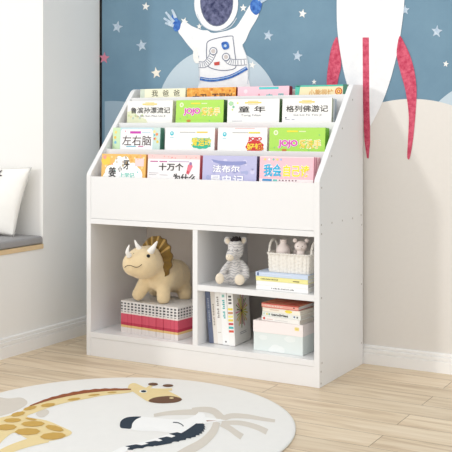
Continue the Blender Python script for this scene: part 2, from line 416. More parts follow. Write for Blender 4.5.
# ---- front tier
def art(c, l):
    YE_ = P((238, 190, 104)); c.rect(0, 1, 0, .12, YE_, 0); noise_dots(c, 26, .06, [(246, 214, 150), (248, 226, 176), (230, 172, 84)], .006)
    c.blob(.47, .060, .052, .050, P((252, 252, 250)), 1, 8); c.blob(.30, .075, .050, .042, P((252, 252, 250)), 1.1, 7); c.blob(.68, .075, .050, .045, P((252, 252, 250)), 1.2, 7)
    c.blob(.10, .020, .020, .012, P((250, 206, 74)), 1.5, 5); c.ell2(.07, .010, .008, P((240, 160, 150)), 1.7)
    c.rect(.76, .96, .012, .035, P((250, 214, 214)), 1.5); noise_dots(c, 5, .03, [(240, 160, 170), (236, 190, 110)], .003, 2, .78, .94)
    for u, v, s in ((.32, .050, (120, 210, 205)), (.83, .052, (120, 210, 205)), (.25, .03, (236, 130, 120))): c.ell2(u, v, .003, P(s), 2)
    txt(l, '姜', .17, .34, .038, .068, K, .02); txt(l, '小', .38, .48, .036, .052, K, .02); txt(l, '牙', .50, .64, .018, .045, K, .02)
    txt(l, '上学记', .42, .76, .054, .070, (120, 208, 192), .02)
tier_book(0, .048, .257, 'orange picture book with a white cloud shape, at the left end of the front tier', (238, 190, 104), (214, 150, 80), art)
def art(c, l):
    c.rect(0, 1, 0, .012, P((246, 206, 204)), 0); noise_dots(c, 12, .009, [(226, 110, 110), (240, 160, 150)], .002)
    c.rect(.05, .20, .018, .021, P((190, 80, 150)), 1); c.rect(.23, .38, .018, .021, P((190, 80, 150)), 1); c.rect(.41, .80, .018, .020, P((180, 150, 190)), 1)
    c.rect(.03, .22, .052, .0535, P((160, 160, 170)), 1); c.rect(.03, .18, .057, .0585, P((170, 170, 175)), 1); c.rect(.24, .40, .057, .0585, P((170, 170, 175)), 1)
    c.poly([(.78, .028), (.84, .022), (.87, .032), (.80, .055), (.75, .052)], P((230, 120, 140)), 1); c.ell2(.83, .024, .006, P((150, 120, 170)), 2)
    c.ell2(.78, .048, .005, P((210, 70, 80)), 2)
    txt(l, '十万个', .22, .70, .024, .045, K, .022); txt(l, '为什么', .50, .95, .053, .076, K, .022)
tier_book(0, .2664, .4988, 'white picture book with bold black title and small pink figure, in the front tier', (250, 246, 246), (206, 96, 110), art)
def art(c, l):
    c.rect(0, 1, 0, .12, P((190, 190, 226)), 0); c.blob(.5, .10, .09, .04, P((206, 204, 234)), .5, 9)
    noise_dots(c, 22, .09, [(176, 178, 218), (212, 210, 238), (168, 176, 216)], .008, .8)
    c.poly([(.16, .010), (.3, .014), (.55, .016), (.8, .014), (.82, .020), (.7, .026), (.4, .026), (.2, .018)], P((140, 148, 200)), 1)
    txt(l, '法布尔', .19, .70, .026, .047, (252, 252, 255), .025, (150, 156, 204)); txt(l, '昆虫记', .16, .78, .053, .078, (252, 252, 255), .025, (150, 156, 204))
tier_book(0, .5118, .7378, 'lavender insect picture book with white title, third in the front tier', (190, 190, 226), (84, 70, 110), art)
def art(c, l):
    c.rect(0, 1, 0, .12, P((247, 196, 206)), 0); c.rect(0, 1, .0, .003, P((250, 220, 226)), 1)
    for u, s in ((.10, (240, 220, 120)), (.18, (250, 250, 250)), (.26, (120, 200, 180)), (.33, (240, 220, 120)), (.40, (160, 190, 230))): c.ell2(u, .008, .004, P(s), 1.5)
    c.rect(.0, 1, .060, .075, P((250, 240, 240)), 1); c.rect(.06, .24, .0605, .066, P((40, 150, 206)), 2); c.rect(.26, .34, .061, .066, P((110, 200, 190)), 2)
    for i in range(6): c.rect(.37+.06*i, .40+.06*i, .0615, .065, P((150, 120, 130)), 2)
    txt(l, '我会', .08, .42, .020, .054, (50, 178, 222), .03, (255, 255, 255)); txt(l, '自己读', .45, .93, .022, .055, (240, 226, 40), .03, (255, 255, 255))
tier_book(0, .750, .962, 'pink picture book with blue and yellow bubble title, rightmost in the front tier', (247, 196, 206), (214, 140, 160), art, thick=.007)
for i in range(3):
    tier_book(0, .757+.004*i, .965+.003*i, 'thin pink booklet stacked behind the pink reader in the front tier', (240, 190, 200), [(190, 110, 130), (230, 200, 200), (170, 90, 110)][i], None, thick=.008, y=.0325+.0095*i, h=.198, group='thin pink booklets behind the pink reader')
# ---- second tier
def art(c, l):
    c.rect(0, 1, 0, .1, P((190, 224, 232)), 0); c.rect(0, .16, 0, .1, P((206, 232, 190)), .3); c.rect(.86, 1, 0, .1, P((206, 228, 220)), .3)
    for u, v, s in ((.06, .014, (246, 220, 120)), (.05, .030, (240, 200, 90)), (.06, .045, (120, 190, 220)), (.93, .02, (244, 150, 90)), (.90, .033, (240, 210, 90)), (.95, .042, (236, 210, 90)), (.88, .012, (250, 230, 150))): c.ell2(u, v, .006, P(s), .8)
    q = [(.17, .012), (.20, .004), (.82, .004), (.85, .012), (.85, .075), (.17, .075)]; c.poly(q, P((252, 252, 252)), 1)
    c.rect(.37, .60, .011, .018, P((200, 60, 176)), 2); c.ell2(.27, .011, .0025, P((210, 60, 110)), 2); c.rect(.62, .80, .014, .0155, P((150, 200, 220)), 2)
    for v, s in ((.022, (90, 190, 190)), (.033, (214, 90, 120))): c.ell2(.885, v, .004, P(s), 2)
    c.rect(.30, .50, .055, .058, P((100, 180, 200)), 2); c.rect(.55, .66, .055, .058, P((200, 110, 150)), 2)
    txt(l, '左右脑', .21, .82, .024, .054, (74, 52, 54), .004)
tier_book(1, .030, .258, 'pale blue and green picture book with brown title on white, leftmost in the second tier', (190, 224, 232), (96, 150, 130), art)
def logo(c, u, v):
    c.ell2(u, v, .0085, P((60, 196, 214)), 1); c.ell2(u, v-.001, .0045, P((190, 238, 242)), 2); c.rect(u-.04, u+.04, v+.011, v+.0125, P((140, 210, 220)), 1)
def art(c, l):
    logo(c, .14, .017); c.rect(.30, .62, .0125, .0145, P((170, 170, 166)), 1); c.rect(.64, .86, .0115, .0155, P((240, 206, 70)), 1)
    c.blob(.74, .050, .038, .010, P((40, 186, 150)), 1, 9, .2)
    txt(l, '爱运动', .55, .93, .030, .054, (250, 226, 60), .025, (40, 186, 150), hb=.08)
tier_book(1, .281, .5055, 'white picture book with yellow and green bubble title, beside the pale blue book', (250, 250, 248), (60, 150, 124), art, spine=False)
def art(c, l):
    logo(c, .14, .019); c.rect(.30, .62, .0135, .0155, P((170, 170, 166)), 1); c.rect(.63, .86, .0125, .0165, P((226, 214, 40)), 1)
    c.rect(.35, .75, .002, .0035, P((240, 170, 170)), 1)
    c.blob(.76, .054, .034, .017, P((212, 44, 46)), 1, 9, .15)
    txt(l, 'JOJO', .62, .90, .026, .039, (212, 44, 46), .05); txt(l, '好饿', .60, .92, .044, .064, (250, 222, 60), .03, (212, 44, 46), hb=.09)
tier_book(1, .5195, .7295, 'white picture book with a red and yellow title, third in the second tier', (250, 249, 247), (205, 52, 60), art, spine=False)
GREEN = (176, 226, 92)
def green_art(c, l, dv=0):
    c.rect(0, 1, 0, .12, P(GREEN), 0); c.ell2(.12, .014, .0095, P((236, 246, 210)), 1); c.ell2(.12, .014, .005, P((196, 224, 130)), 2)
    c.rect(.32, .52, .008, .0125, P((240, 226, 60)), 1); c.rect(.54, .66, .009, .012, P((226, 240, 190)), 1)
    for u, v in ((.10, .055), (.25, .05), (.9, .02), (.72, .062)): c.ell2(u, v, .003, P((140, 210, 120)), 1)
    c.poly([(0, .060), (.3, .064), (.6, .062), (1, .066), (1, .09), (0, .09)], P((186, 232, 112)), .6)
    c.ell2(.28, .062, .010, P((206, 130, 60)), 1.4, .005)
    txt(l, 'JOJO', .17, .52, .024+dv, .046+dv, (222, 84, 186), .04, (250, 236, 246), hb=.09); txt(l, '爱洗手', .55, .93, .023+dv, .047+dv, (246, 214, 84), .02, (253, 249, 224), hb=.07)
tier_book(1, .7385, .962, 'lime green picture book with pink title, rightmost in the second tier', GREEN, (120, 186, 56), lambda c, l: green_art(c, l, .010), thick=.036)
# ---- third tier
def classic(title, pin, u0, u1, pu0, pu1, pic):
    def art(c, l):
        c.rect(.34, .66, .0085, .0125, P((236, 212, 110)), 1); c.rect(.40, .60, .005, .0075, P((240, 222, 150)), 1); c.rect(.40, .60, .0145, .016, P((220, 210, 170)), 1)
        if pic == 0:
            c.poly([(0, .034), (.12, .030), (.20, .04), (.30, .050), (.42, .056), (.5, .075), (0, .075)], P((226, 230, 196)), 1)
            noise_dots(c, 0, .05, [K]); [c.ell2(.04+.05*i, .045+.004*(i % 3), .005, P([(200, 214, 160), (230, 220, 170), (190, 206, 190)][i % 3]), 1.5) for i in range(7)]
        if pic == 1:
            c.blob(.07, .012, .010, .006, P((176, 220, 176)), 1, 5); c.ell2(.12, .022, .005, P((130, 200, 160)), 1.5); c.ell2(.20, .011, .004, P((240, 230, 120)), 1.5); c.ell2(.10, .03, .004, P((210, 226, 160)), 1.5)
            c.rect(.1, .3, .062, .064, P((200, 200, 210)), 1)
        if pic == 2:
            c.ell2(.08, .054, .003, P((120, 120, 150)), 1); c.rect(.07, .16, .058, .0595, P((150, 150, 176)), 1); c.rect(.2, .26, .058, .060, P((170, 170, 190)), 1)
        txt(l, title, u0, u1, .020, .0385, K, .008); txt(l, pin, pu0, pu1, .0435, .051, (140, 140, 146), 0)
    return art
tier_book(2, .0395, .2599, 'white classic with a black title and pale island drawing, leftmost in the third tier', (249, 248, 243), (206, 212, 176), classic('鲁滨孙漂流记', 'Lu Bin Sun Piao Liu Ji', .08, .95, .2, .85, 0))
def g2(c, l): green_art(c, l)
tier_book(2, .2765, .495, 'lime green picture book with pink title, between white classics in the third tier', GREEN, (66, 110, 52), g2)
tier_book(2, .5122, .7365, 'white classic with a two-character black title, third in the third tier', (250, 249, 246), (84, 120, 70), classic('童 年', 'Tong Nian', .22, .74, .27, .66, 1))
tier_book(2, .749, .950, 'white classic with a five-character black title, rightmost in the third tier', (250, 249, 246), (178, 186, 160), classic('格列佛游记', 'Ge Lie Fo You Ji', .08, .93, .24, .80, 2), thick=.012)
tier_book(2, .751, .955, 'grey-blue book behind the rightmost white classic of the third tier', (206, 212, 216), (176, 188, 198), None, thick=.020, y=.186+.0375, h=.195, group=None)
# ---- back tier
def art(c, l):
    c.rect(0, 1, 0, .05, P((246, 244, 216)), 0); c.rect(.0, .10, 0, .05, P((214, 224, 206)), .5)
    for i, ch in enumerate('我爸爸'): txt(l, ch, .26+.24*i, .40+.24*i, .004, .024, (92, 90, 66), 0.0)
tier_book(3, .0420, .2649, 'cream picture book with thin brown title, leftmost in the top tier', (246, 244, 216), (214, 220, 190), art)
def art(c, l):
    c.rect(0, 1, 0, .05, watercolour('orange_print', (226, 140, 52), (250, 196, 100), 70), 0); noise_dots(c, 26, .04, [(240, 176, 76), (226, 132, 44), (250, 206, 120), (206, 112, 36)], .0045)
    txt(l, '大卫', .12, .42, .018, .042, (96, 44, 22), .02); txt(l, '不可以', .52, .94, .018, .042, (96, 44, 22), .02)
tier_book(3, .2720, .5000, 'orange picture book with dark brown title, second in the top tier', (238, 164, 70), (140, 40, 30), art)
def art(c, l):
    c.rect(0, 1, 0, .05, P((250, 204, 216)), 0); c.ell2(.16, .014, .0085, P((252, 228, 234)), 1); c.rect(.42, .80, .002, .009, P((92, 206, 206)), 1)
    for ch in [(.36, '小'), (.56, '宝'), (.78, '贝')]: txt(l, ch[1], ch[0], ch[0]+.13, .022, .042, (110, 190, 190) if ch[0] > .5 else (206, 80, 110), .03)
tier_book(3, .5085, .7340, 'pink picture book with a turquoise label, third in the top tier', (250, 204, 216), (150, 40, 60), art)
def art(c, l):
    c.rect(0, 1, 0, .05, P((247, 232, 190)), 0); c.rect(0, 1, 0, .0045, P((84, 196, 172)), 1); c.poly([(0, 0), (.10, 0), (.06, .05), (0, .05)], P((84, 196, 172)), 1)
    c.ell2(.84, .019, .0145, P((206, 70, 52)), 1.5); c.ell2(.84, .019, .011, P((246, 200, 100)), 2); c.ell2(.84, .019, .0065, P((210, 96, 60)), 2.5); c.ell2(.84, .019, .003, P((250, 230, 180)), 3)
    c.rect(.92, 1, .0, .05, P((60, 120, 100)), 1.2)
    txt(l, '小熊很忙', .27, .74, .012, .032, (222, 170, 96), .01)
tier_book(3, .7600, .9740, 'cream picture book with turquoise border and round red emblem, rightmost in the top tier', (247, 232, 190), (60, 120, 100), art)

# ================================================================== left cubby: booklets
def booklet_material():
    m = bpy.data.materials.new('booklet_pattern'); m.use_nodes = True; nt = m.node_tree; N = nt.nodes; L = nt.links
    b = N['Principled BSDF']; b.inputs['Roughness'].default_value = .45
    tc = N.new('ShaderNodeTexCoord'); sx = N.new('ShaderNodeSeparateXYZ'); L.new(tc.outputs['Object'], sx.inputs[0])
    mr = N.new('ShaderNodeMath'); mr.operation = 'DIVIDE'; mr.inputs[1].default_value = .1245; L.new(sx.outputs['Z'], mr.inputs[0])
    cr = N.new('ShaderNodeValToRGB'); cr.color_ramp.interpolation = 'CONSTANT'; e = cr.color_ramp.elements
    e[0].position = 0; e[0].color = rgb((234, 226, 222)); e[1].position = .17; e[1].color = rgb((232, 196, 130))
    for p, c in ((.24, (192, 52, 80)), (.33, (216, 84, 108)), (.60, (240, 228, 224)), (.65, (232, 230, 228))): x = e.new(p); x.color = rgb(c)
    L.new(mr.outputs[0], cr.inputs['Fac'])
    def comb(sock, freq, thr):
        a_ = N.new('ShaderNodeMath'); a_.operation = 'MULTIPLY'; a_.inputs[1].default_value = freq; L.new(sock, a_.inputs[0])
        s_ = N.new('ShaderNodeMath'); s_.operation = 'SINE'; L.new(a_.outputs[0], s_.inputs[0])
        g = N.new('ShaderNodeMath'); g.operation = 'GREATER_THAN'; g.inputs[1].default_value = thr; L.new(s_.outputs[0], g.inputs[0]); return g.outputs[0]
    ax = N.new('ShaderNodeMath'); ax.operation = 'ADD'; L.new(sx.outputs['X'], ax.inputs[0]); L.new(sx.outputs['Y'], ax.inputs[1])
    rows = comb(sx.outputs['Z'], 2*pi/.0112, -.1); dots = comb(ax.outputs[0], 2*pi/.0176*1.0, -.25)
    top = N.new('ShaderNodeMath'); top.operation = 'GREATER_THAN'; top.inputs[1].default_value = .655; L.new(mr.outputs[0], top.inputs[0])
    lo = N.new('ShaderNodeMath'); lo.operation = 'LESS_THAN'; lo.inputs[1].default_value = .985; L.new(mr.outputs[0], lo.inputs[0])
    p = rows
    for q in (dots, top.outputs[0], lo.outputs[0]):
        mm = N.new('ShaderNodeMath'); mm.operation = 'MULTIPLY'; L.new(p, mm.inputs[0]); L.new(q, mm.inputs[1]); p = mm.outputs[0]
    mx = N.new('ShaderNodeMix'); mx.data_type = 'RGBA'; mx.inputs['B'].default_value = rgb((58, 58, 66)); L.new(p, mx.inputs['Factor'])
    ln = comb(ax.outputs[0], 2*pi/.00587, .86); dk = N.new('ShaderNodeMix'); dk.data_type = 'RGBA'; dk.blend_type = 'MULTIPLY'; dk.inputs['B'].default_value = (.62, .55, .55, 1)
    hf = N.new('ShaderNodeMath'); hf.operation = 'MULTIPLY'; hf.inputs[1].default_value = .75; L.new(ln, hf.inputs[0]); L.new(hf.outputs[0], dk.inputs['Factor'])
    L.new(cr.outputs['Color'], dk.inputs['A']); L.new(dk.outputs['Result'], mx.inputs['A'])
    L.new(mx.outputs['Result'], b.inputs['Base Color'])
    return m
BKM = booklet_material(); PG = mat('booklet_pages', (226, 222, 218), .9, .12, 300)
bd = Vector((.4068-.1256, .0300-.0565, 0)); NB = 16; ang = math.atan2(bd.y, bd.x); step = bd.length/NB
cv = MB(); cv.box(0, step-.0009, 0, .0012, 0, .1245, BKM); cv.box(0, .0009, .0012, .19, 0, .1245, BKM); cv.box(step-.0018, step-.0009, .0012, .19, 0, .1245, BKM)
pg = MB(); pg.box(.001, step-.002, .0014, .189, .001, .1235, PG)
b0 = thing('booklet', 'thin booklet with dotted, red and yellow banded spine under the plush dinosaur', 'book', (.1256, .0565, .0937), ang, 'banded booklets under the plush dinosaur')
c0 = cv.build('cover', b0); p0 = pg.build('page_block', b0)
for i in range(1, NB):
    r = b0.copy(); C.objects.link(r); j = random.uniform(-.0012, .0012)
    r.location = Vector((.1256, .0565, .0937))+bd*(i/NB)+Vector((0, j, 0))
    for ch in (c0, p0): q = ch.copy(); C.objects.link(q); q.parent = r

# ================================================================== plush toys (frames turned towards the viewer's side)
def anchor(px, py, z): return at(px, py, 2, z)
def zz(p): return -(p.x-CX)*sin(TH)+(p.y-CY)*cos(TH)
A = anchor(163, 303, .2187); s = zz(A)/F; tl = (CH-.2187)/zz(A)
def V(px, py, d=0): return Vector(((px-163)*s, d*s, (303-py-tl*d)*s*1.0))
def R4(px, py, d, r): v = V(px, py, d); return (v.x, v.y, v.z, r*s)
dino = thing('plush_triceratops', 'tan plush triceratops with brown frill and white horns standing on the banded booklets', 'stuffed animal', A, TH)
TAN = mat('tan_plush', (243, 220, 177), .95, .09, 60, .9, 1400, .1, .4)
mb = MB()
for c in [[(161, 276, 10, 16), (166, 274, 26, 18), (172, 274.5, 42, 17.5)],
          [(158, 268, 10, 12), (149, 262, -4, 14)],
          [(163, 283, 4, 8.5), (163.5, 292, 1, 7.2), (163.5, 297.5, 0, 7.2)],
          [(146, 281, 10, 8.5), (140, 290, 10, 7), (137.5, 294, 10, 6.6)],
          [(180, 284, 40, 9), (183, 291, 34, 8), (183.5, 294.5, 26, 7)],
          [(155, 282, 40, 9), (152, 289, 40, 7)],
          [(180, 276, 56, 8), (184, 283, 70, 4)]]:
    mb.cap([R4(*q) for q in c], TAN)
hd = Matrix.Rotation(radians(38), 3, 'Z')
mb.ell(V(143.5, 263, -8), (17.4*s, 17*s, 16.4*s), TAN); mb.ell(V(135.6, 264.5, -13), (12*s, 12*s, 12.2*s), TAN); mb.ell(V(149, 258, -4), (12.5*s, 12*s, 12.5*s), TAN)
# flat feet
bod = fuse(mb, 'body', dino, .0045, 10)
for v in bod.data.vertices: v.co.z = max(v.co.z, 0)
# frill: pleated fan
hdir = Vector((-.62, -.78, .0)); hx = Vector((.78, -.62, 0)); up = Vector((0.05, 0.04, 1)).normalized(); cen = V(153, 259, 3)
FR = mat('frill_cloth', (126, 98, 46), .9, .12, 60, .5, 900, .1, .3); FRI = mat('frill_inner', (190, 156, 92), .9, .1, 60, .5, 900, .1, .3)
mb = MB(); k1 = mb.mi(FR); k2 = mb.mi(FRI); n = 168; rings = [0, .45, .7, .88, 1.0]; grid = []
for i in range(n+1):
    t = radians(-62+292*i/n); col = []
    pl = cos(i/n*2*pi*12)
    for q in rings:
        rr = q*(21.2+.25*pl*q)*s
        c = cen+hx*(rr*cos(t)*1.02)+up*(rr*sin(t)*1.08)-hdir*((q*q*3.0+(.9*pl*q))*s)
        col.append([c, c-hdir*2.2*s])
    grid.append([[mb.bm.verts.new(x) for x in cc] for cc in col])
for i in range(n):
    for j in range(len(rings)-1):
        a_, b_, c_, d_ = grid[i][j], grid[i+1][j], grid[i+1][j+1], grid[i][j+1]
        inner = k2 if cos((i+.5)/n*2*pi*12) > .55 and i > n*.28 else k1
        for f_ in (0, 1): mb.face([a_[f_], b_[f_], c_[f_], d_[f_]], inner if f_ == 0 else k1, True)
    mb.face([grid[i][-1][0], grid[i+1][-1][0], grid[i+1][-1][1], grid[i][-1][1]], k1, True)
mb.build('frill', dino)
HN = mat('horn_cloth', (246, 243, 238), .9, .02, 60, .3, 900)
for base, mid, tip, r in [((131.5, 257, -21), (129.8, 253, -24), (131.4, 247, -24), 3.6), ((141, 250, -13), (138.6, 246.5, -15), (136.3, 241.5, -15), 3.6), ((151.5, 252.5, -15), (154.5, 249, -18), (158, 243.2, -18), 4.9)]:
    path = spline([V(*base), V(*mid), V(*tip)], 6, False)
    m = MB(); m.tube(path, [r*.74*s*(1-(i/(len(path)-1))**1.5*.8) for i in range(len(path))], HN, 14); m.ell(path[-1], r*s*.2, HN); m.build('horn', dino)
BLK = mat('eye_bead', (14, 12, 14), .12, .01, 30); THR = mat('thread', (84, 58, 40), .8)
from mathutils.bvhtree import BVHTree
bt = BVHTree.FromPolygons([v.co for v in bod.data.vertices], [p.vertices for p in bod.data.polygons])
# direction of sight expressed in the toy's own frame, used to lay stitches on the skin
def on_skin(tree, V_, px, py, lift=.0008, dvec=None):
    o = V_(px, py, -80); e = V_(px, py, 60); h = tree.ray_cast(o, (e-o).normalized())
    return (h[0]+h[1]*lift) if h[0] else e
def stitch(tree, V_, pts, r, m, name, parent):
    path = [on_skin(tree, V_, p[0], p[1]) for p in spline(pts, 6, False)]
    q = MB(); q.tube(path, r, m, 8); return q.build(name, parent)
e = on_skin(bt, V, 150, 257, -.0012); MB().ell(e, 1.9*s, BLK).build('eye', dino)
e = on_skin(bt, V, 128, 252.5, -.0012); 
stitch(bt, V, [(127, 268.2), (129.5, 266.6), (133, 266.4), (137.5, 268), (141, 267.6), (144, 265.2)], .0011, THR, 'smile_stitch', dino)
m = MB()
for p in ((132.5, 255), (135.5, 254.3)): m.ell(on_skin(bt, V, *p, -.0002), .0016, THR)
m.build('nostril_stitch', dino)

# zebra
A2 = anchor(230, 286.3, .3176); s2 = zz(A2)/F; tl2 = (CH-.3176)/zz(A2)
def Z(px, py, d=0): return Vector(((px-230)*s2, d*s2, (286.3-py-tl2*d)*s2))
def Z4(px, py, d, r): v = Z(px, py, d); return (v.x, v.y, v.z, r*s2)
def stripes():
    m = mat('zebra_plush', (234, 231, 228), .95, .05, 60, .9, 1500, .1, .3); nt = m.node_tree; N = nt.nodes; L = nt.links
    mx = [x for x in N if x.type == 'MIX'][0]; b = N['Principled BSDF']
    tc = N.new('ShaderNodeTexCoord'); wv = N.new('ShaderNodeTexWave'); wv.bands_direction = 'Z'; wv.inputs['Scale'].default_value = 32; wv.inputs['Distortion'].default_value = 8
    wv.inputs['Detail'].default_value = 1; wv.inputs['Detail Scale'].default_value = 1.4
    L.new(tc.outputs['Object'], wv.inputs['Vector']); cr = N.new('ShaderNodeValToRGB'); cr.color_ramp.elements[0].position = .62; cr.color_ramp.elements[1].position = .8
    L.new(wv.outputs['Fac'], cr.inputs['Fac']); m2 = N.new('ShaderNodeMix'); m2.data_type = 'RGBA'; m2.inputs['B'].default_value = rgb((194, 192, 193))
    L.new(cr.outputs['Color'], m2.inputs['Factor']); L.new(mx.outputs['Result'], m2.inputs['A']); L.new(m2.outputs['Result'], b.inputs['Base Color']); return m
ZB = stripes(); ZC = mat('zebra_cream', (240, 228, 208), .95, .03, 60, .6, 1400, .1, .3); ZK = mat('zebra_mane', (50, 44, 46), .95, .1, 90, 1, 1200)
zeb = thing('plush_zebra', 'grey and white striped plush zebra sitting on the middle shelf', 'stuffed animal', A2, TH)
mb = MB()
for c in [[(235.5, 276, 12, 10.2), (235.5, 269, 12, 9.2), (235.5, 261, 11, 6)],
          [(236, 251, 6, 7.8), (235.8, 246.5, 7, 8.2)], [(233.5, 252.5, 3, 6.8), (230.8, 256, -1, 5.2)],
          [(229.5, 263, 8, 3.2), (224.5, 269, 5, 3.2), (221.5, 274, 3, 3.0)], [(242, 263, 10, 3.4), (246, 269, 8, 3.5), (246.5, 276, 4, 3.4), (243, 279, 1, 3)],
          [(231, 278, 10, 5), (224, 279, 3, 4.3), (220.5, 279, -2, 4.2)], [(240, 279, 8, 5.4), (240, 280, 1, 5.0), (239.5, 280.3, -5, 4.8)]]:
    mb.cap([Z4(*q) for q in c], ZB)
zb = fuse(mb, 'body', zeb, .0026, 6)
for v in zb.data.vertices: v.co.z = max(v.co.z, 0)
MB().ell(Z(229.9, 257.4, -3.6), (4.2*s2, 3.6*s2, 3.7*s2), ZC).build('muzzle', zeb)
for p, rx, rz in (((219.7, 278.6, -5.2), 4.3, 5.4), ((239.5, 279.9, -9.0), 5.0, 5.4)):
    MB().ell(Z(*p), (rx*s2, 2*s2, rz*s2), ZC).build('foot_pad', zeb)
for sg, ex, ey in ((-1, 227.8, 240.5), (1, 243.2, 240.5)):
    m = MB(); R = Matrix.Rotation(radians(28*sg), 3, 'Y'); m.ell(Z(ex, ey, 8), (3.5*s2, 1.5*s2, 4.4*s2), ZB, R); er = m.build('ear', zeb)
    m = MB(); m.ell(Z(ex, ey+.2, 7), (2.3*s2, 1.0*s2, 3.1*s2), ZC, R); m.build('inner_ear', er)
m = MB()
for i in range(26):
    u = random.uniform(-1, 1); d = random.uniform(3, 13); x = 236+u*4.4
    m.tube([Z(x, 241.5, d), Z(x+random.uniform(-1, 1), 237+random.uniform(-1, 1.6), d-1.5)], [1.5*s2, .4*s2], ZK, 6)
m.ell(Z(236, 240.6, 7), (4.8*s2, 5*s2, 2.2*s2), ZK); m.build('mane', zeb)
zt = BVHTree.FromPolygons([v.co for v in zb.data.vertices], [p.vertices for p in zb.data.polygons])
GT = mat('grey_thread', (110, 106, 106), .8)
for q in ([(226.8, 249.6), (228.4, 250.6), (229.8, 249.6)], [(233.8, 250), (235.8, 251), (237.6, 249.6)]): stitch(zt, Z, q, .0009, GT, 'closed_eye_stitch', zeb)
m = MB()
for p in ((228.4, 256.4), (230.8, 256.8)): m.ell(Z(p[0], p[1], -8), .0011, GT)
m.build('nostril_stitch', zeb)

# ================================================================== flat books, basket
def flat_book(name, label, x, y, z, w, d, t, rz, cov, pages=(240, 238, 234), spine=None, art=None, cat='book', group=None, topm=None):
    o = thing(name, label, cat, (x, y, z), rz, group); c = MB(); cm = P(cov); sp = P(spine or cov)
    c.box(0, w, 0, d, 0, .0018, cm); c.box(0, w, 0, d, t-.0018, t, topm or cm); c.box(0, w, 0, .0018, .0018, t-.0018, sp)
    c.build('cover', o, bevel=.0006)
    MB().box(.002, w-.002, .002, d-.002, .0019, t-.0019, mat('pages_%d' % pages[0], pages, .9, .1, 200)).build('page_block', o)
    if art:
        a_ = Cover().setup(w, t); art(a_); a_.build('spine_lettering', o, normals=False)
    return o
zf = .3176
def dashes(c, u0, u1, v0, v1, col, n=9, level=1):
    w = (u1-u0)/n
    for i in range(n):
        k = .35+.45*((i*7) % 5)/4
        c.rect(u0+i*w, u0+(i+k)*w, v0+(v1-v0)*.25*((i*3) % 2), v1, P(col), level)
def sp_text(st, u0, u1, col, v0=.006, v1=.0105, extra=None, bold=.01):
    def f(c):
        if extra: extra(c)
        if st: dashes(c, u0, u1, v0, v1, col, len(st))
    return f
flat_book('hardcover_book', 'white book at the bottom of the pile under the wicker basket', .7425, .022, zf, .2045, .165, .0155, 0, (246, 246, 245), spine=(248, 248, 248), art=sp_text('THE QUIET HOME', .3, .75, (120, 120, 124)))
flat_book('hardcover_book', 'plain white book second from the bottom under the wicker basket', .7435, .021, zf+.0158, .2035, .165, .0155, 0, (248, 248, 247), pages=(200, 196, 190))
flat_book('hardcover_book', 'pale yellow book in the pile under the wicker basket', .7425, .020, zf+.0316, .2045, .160, .0155, 0, (240, 234, 160), art=sp_text('LITTLE GARDEN STORY', .10, .44, (110, 104, 70), extra=lambda c: c.rect(.72, .84, .007, .011, P((150, 140, 90)), 1)))
flat_book('hardcover_book', 'light blue book on top of the pile under the wicker basket', .7415, .020, zf+.0474, .2055, .160, .0155, 0, (206, 220, 240), pages=(226, 224, 214), art=sp_text('', 0, 1, K, extra=lambda c: (c.rect(.03, .065, .002, .013, P((90, 110, 150)), 1), c.rect(.12, .7, .004, .006, P((226, 234, 246)), 1))))
# basket
bz = zf+.0634
bk = thing('wicker_basket', 'white woven wicker basket with looped handles on the book pile', 'basket', (.862, .088, bz), 0)
WK = mat('wicker', (236, 232, 224), .8, .05, 120, .4, 500)
def rrect(hx_, hy_, r, n):
    pts = []; segs = [(hx_-r, hy_-r, 0), (-(hx_-r), hy_-r, 90), (-(hx_-r), -(hy_-r), 180), (hx_-r, -(hy_-r), 270)]
    P_ = []
    for cx_, cy_, a0 in segs:
        for i in range(9): t = radians(a0+90*i/8); P_.append((Vector((cx_+r*cos(t), cy_+r*sin(t))), Vector((cos(t), sin(t)))))
    L_ = [0]
    for i in range(len(P_)): L_.append(L_[-1]+(P_[(i+1) % len(P_)][0]-P_[i][0]).length)
    for i in range(n):
        t = L_[-1]*i/n; j = max(k for k in range(len(P_)) if L_[k] <= t+1e-9); f_ = (t-L_[j])/max(L_[j+1]-L_[j], 1e-9)
        a_, b_ = P_[j], P_[(j+1) % len(P_)]; pts.append((a_[0].lerp(b_[0], f_), a_[1].lerp(b_[1], f_).normalized()))
    return pts
mb = MB(); k = mb.mi(WK); n = 288; M_ = 30; HB = .066; base = rrect(.082, .052, .016, n); rows = []
for j in range(M_+1):
    z = HB*j/M_; f_ = 1+.04*j/M_; row = []
    for i, (p, nn) in enumerate(base):
        ph = i/n*2*pi*34; o_ = -.0026*abs(cos(ph/2))**6+.0014*sin(ph/2+ (pi/2 if (j//3) % 2 else 0))*sin(pi*(j % 3+.5)/3)
        q = p*f_+nn*o_; row.append(mb.bm.verts.new((q.x, q.y, z)))
    rows.append(row)
inner = [[mb.bm.verts.new((p.x*f_-nn.x*.004, p.y*f_-nn.y*.004, z)) for p, nn in base] for z, f_ in ((HB, 1.04), (.004, 1.0))]
seq = rows+inner
for a_, b_ in zip(seq, seq[1:]):
    for i in range(n): mb.face([a_[i], a_[(i+1) % n], b_[(i+1) % n], b_[i]], k, True)
mb.face(seq[0], k); mb.face(list(reversed(seq[-1])), k); mb.build('woven_body', bk)
mb = MB()
for s_ in (0, pi):
    path = [Vector((p.x*1.04, p.y*1.04, HB))+Vector((nn.x, nn.y, 0))*.0018*sin(i*.55+s_)+Vector((0, 0, .0018*cos(i*.55+s_))) for i, (p, nn) in enumerate(base)]
    mb.tube(path, .0024, WK, 6, True)
mb.build('braided_rim', bk)
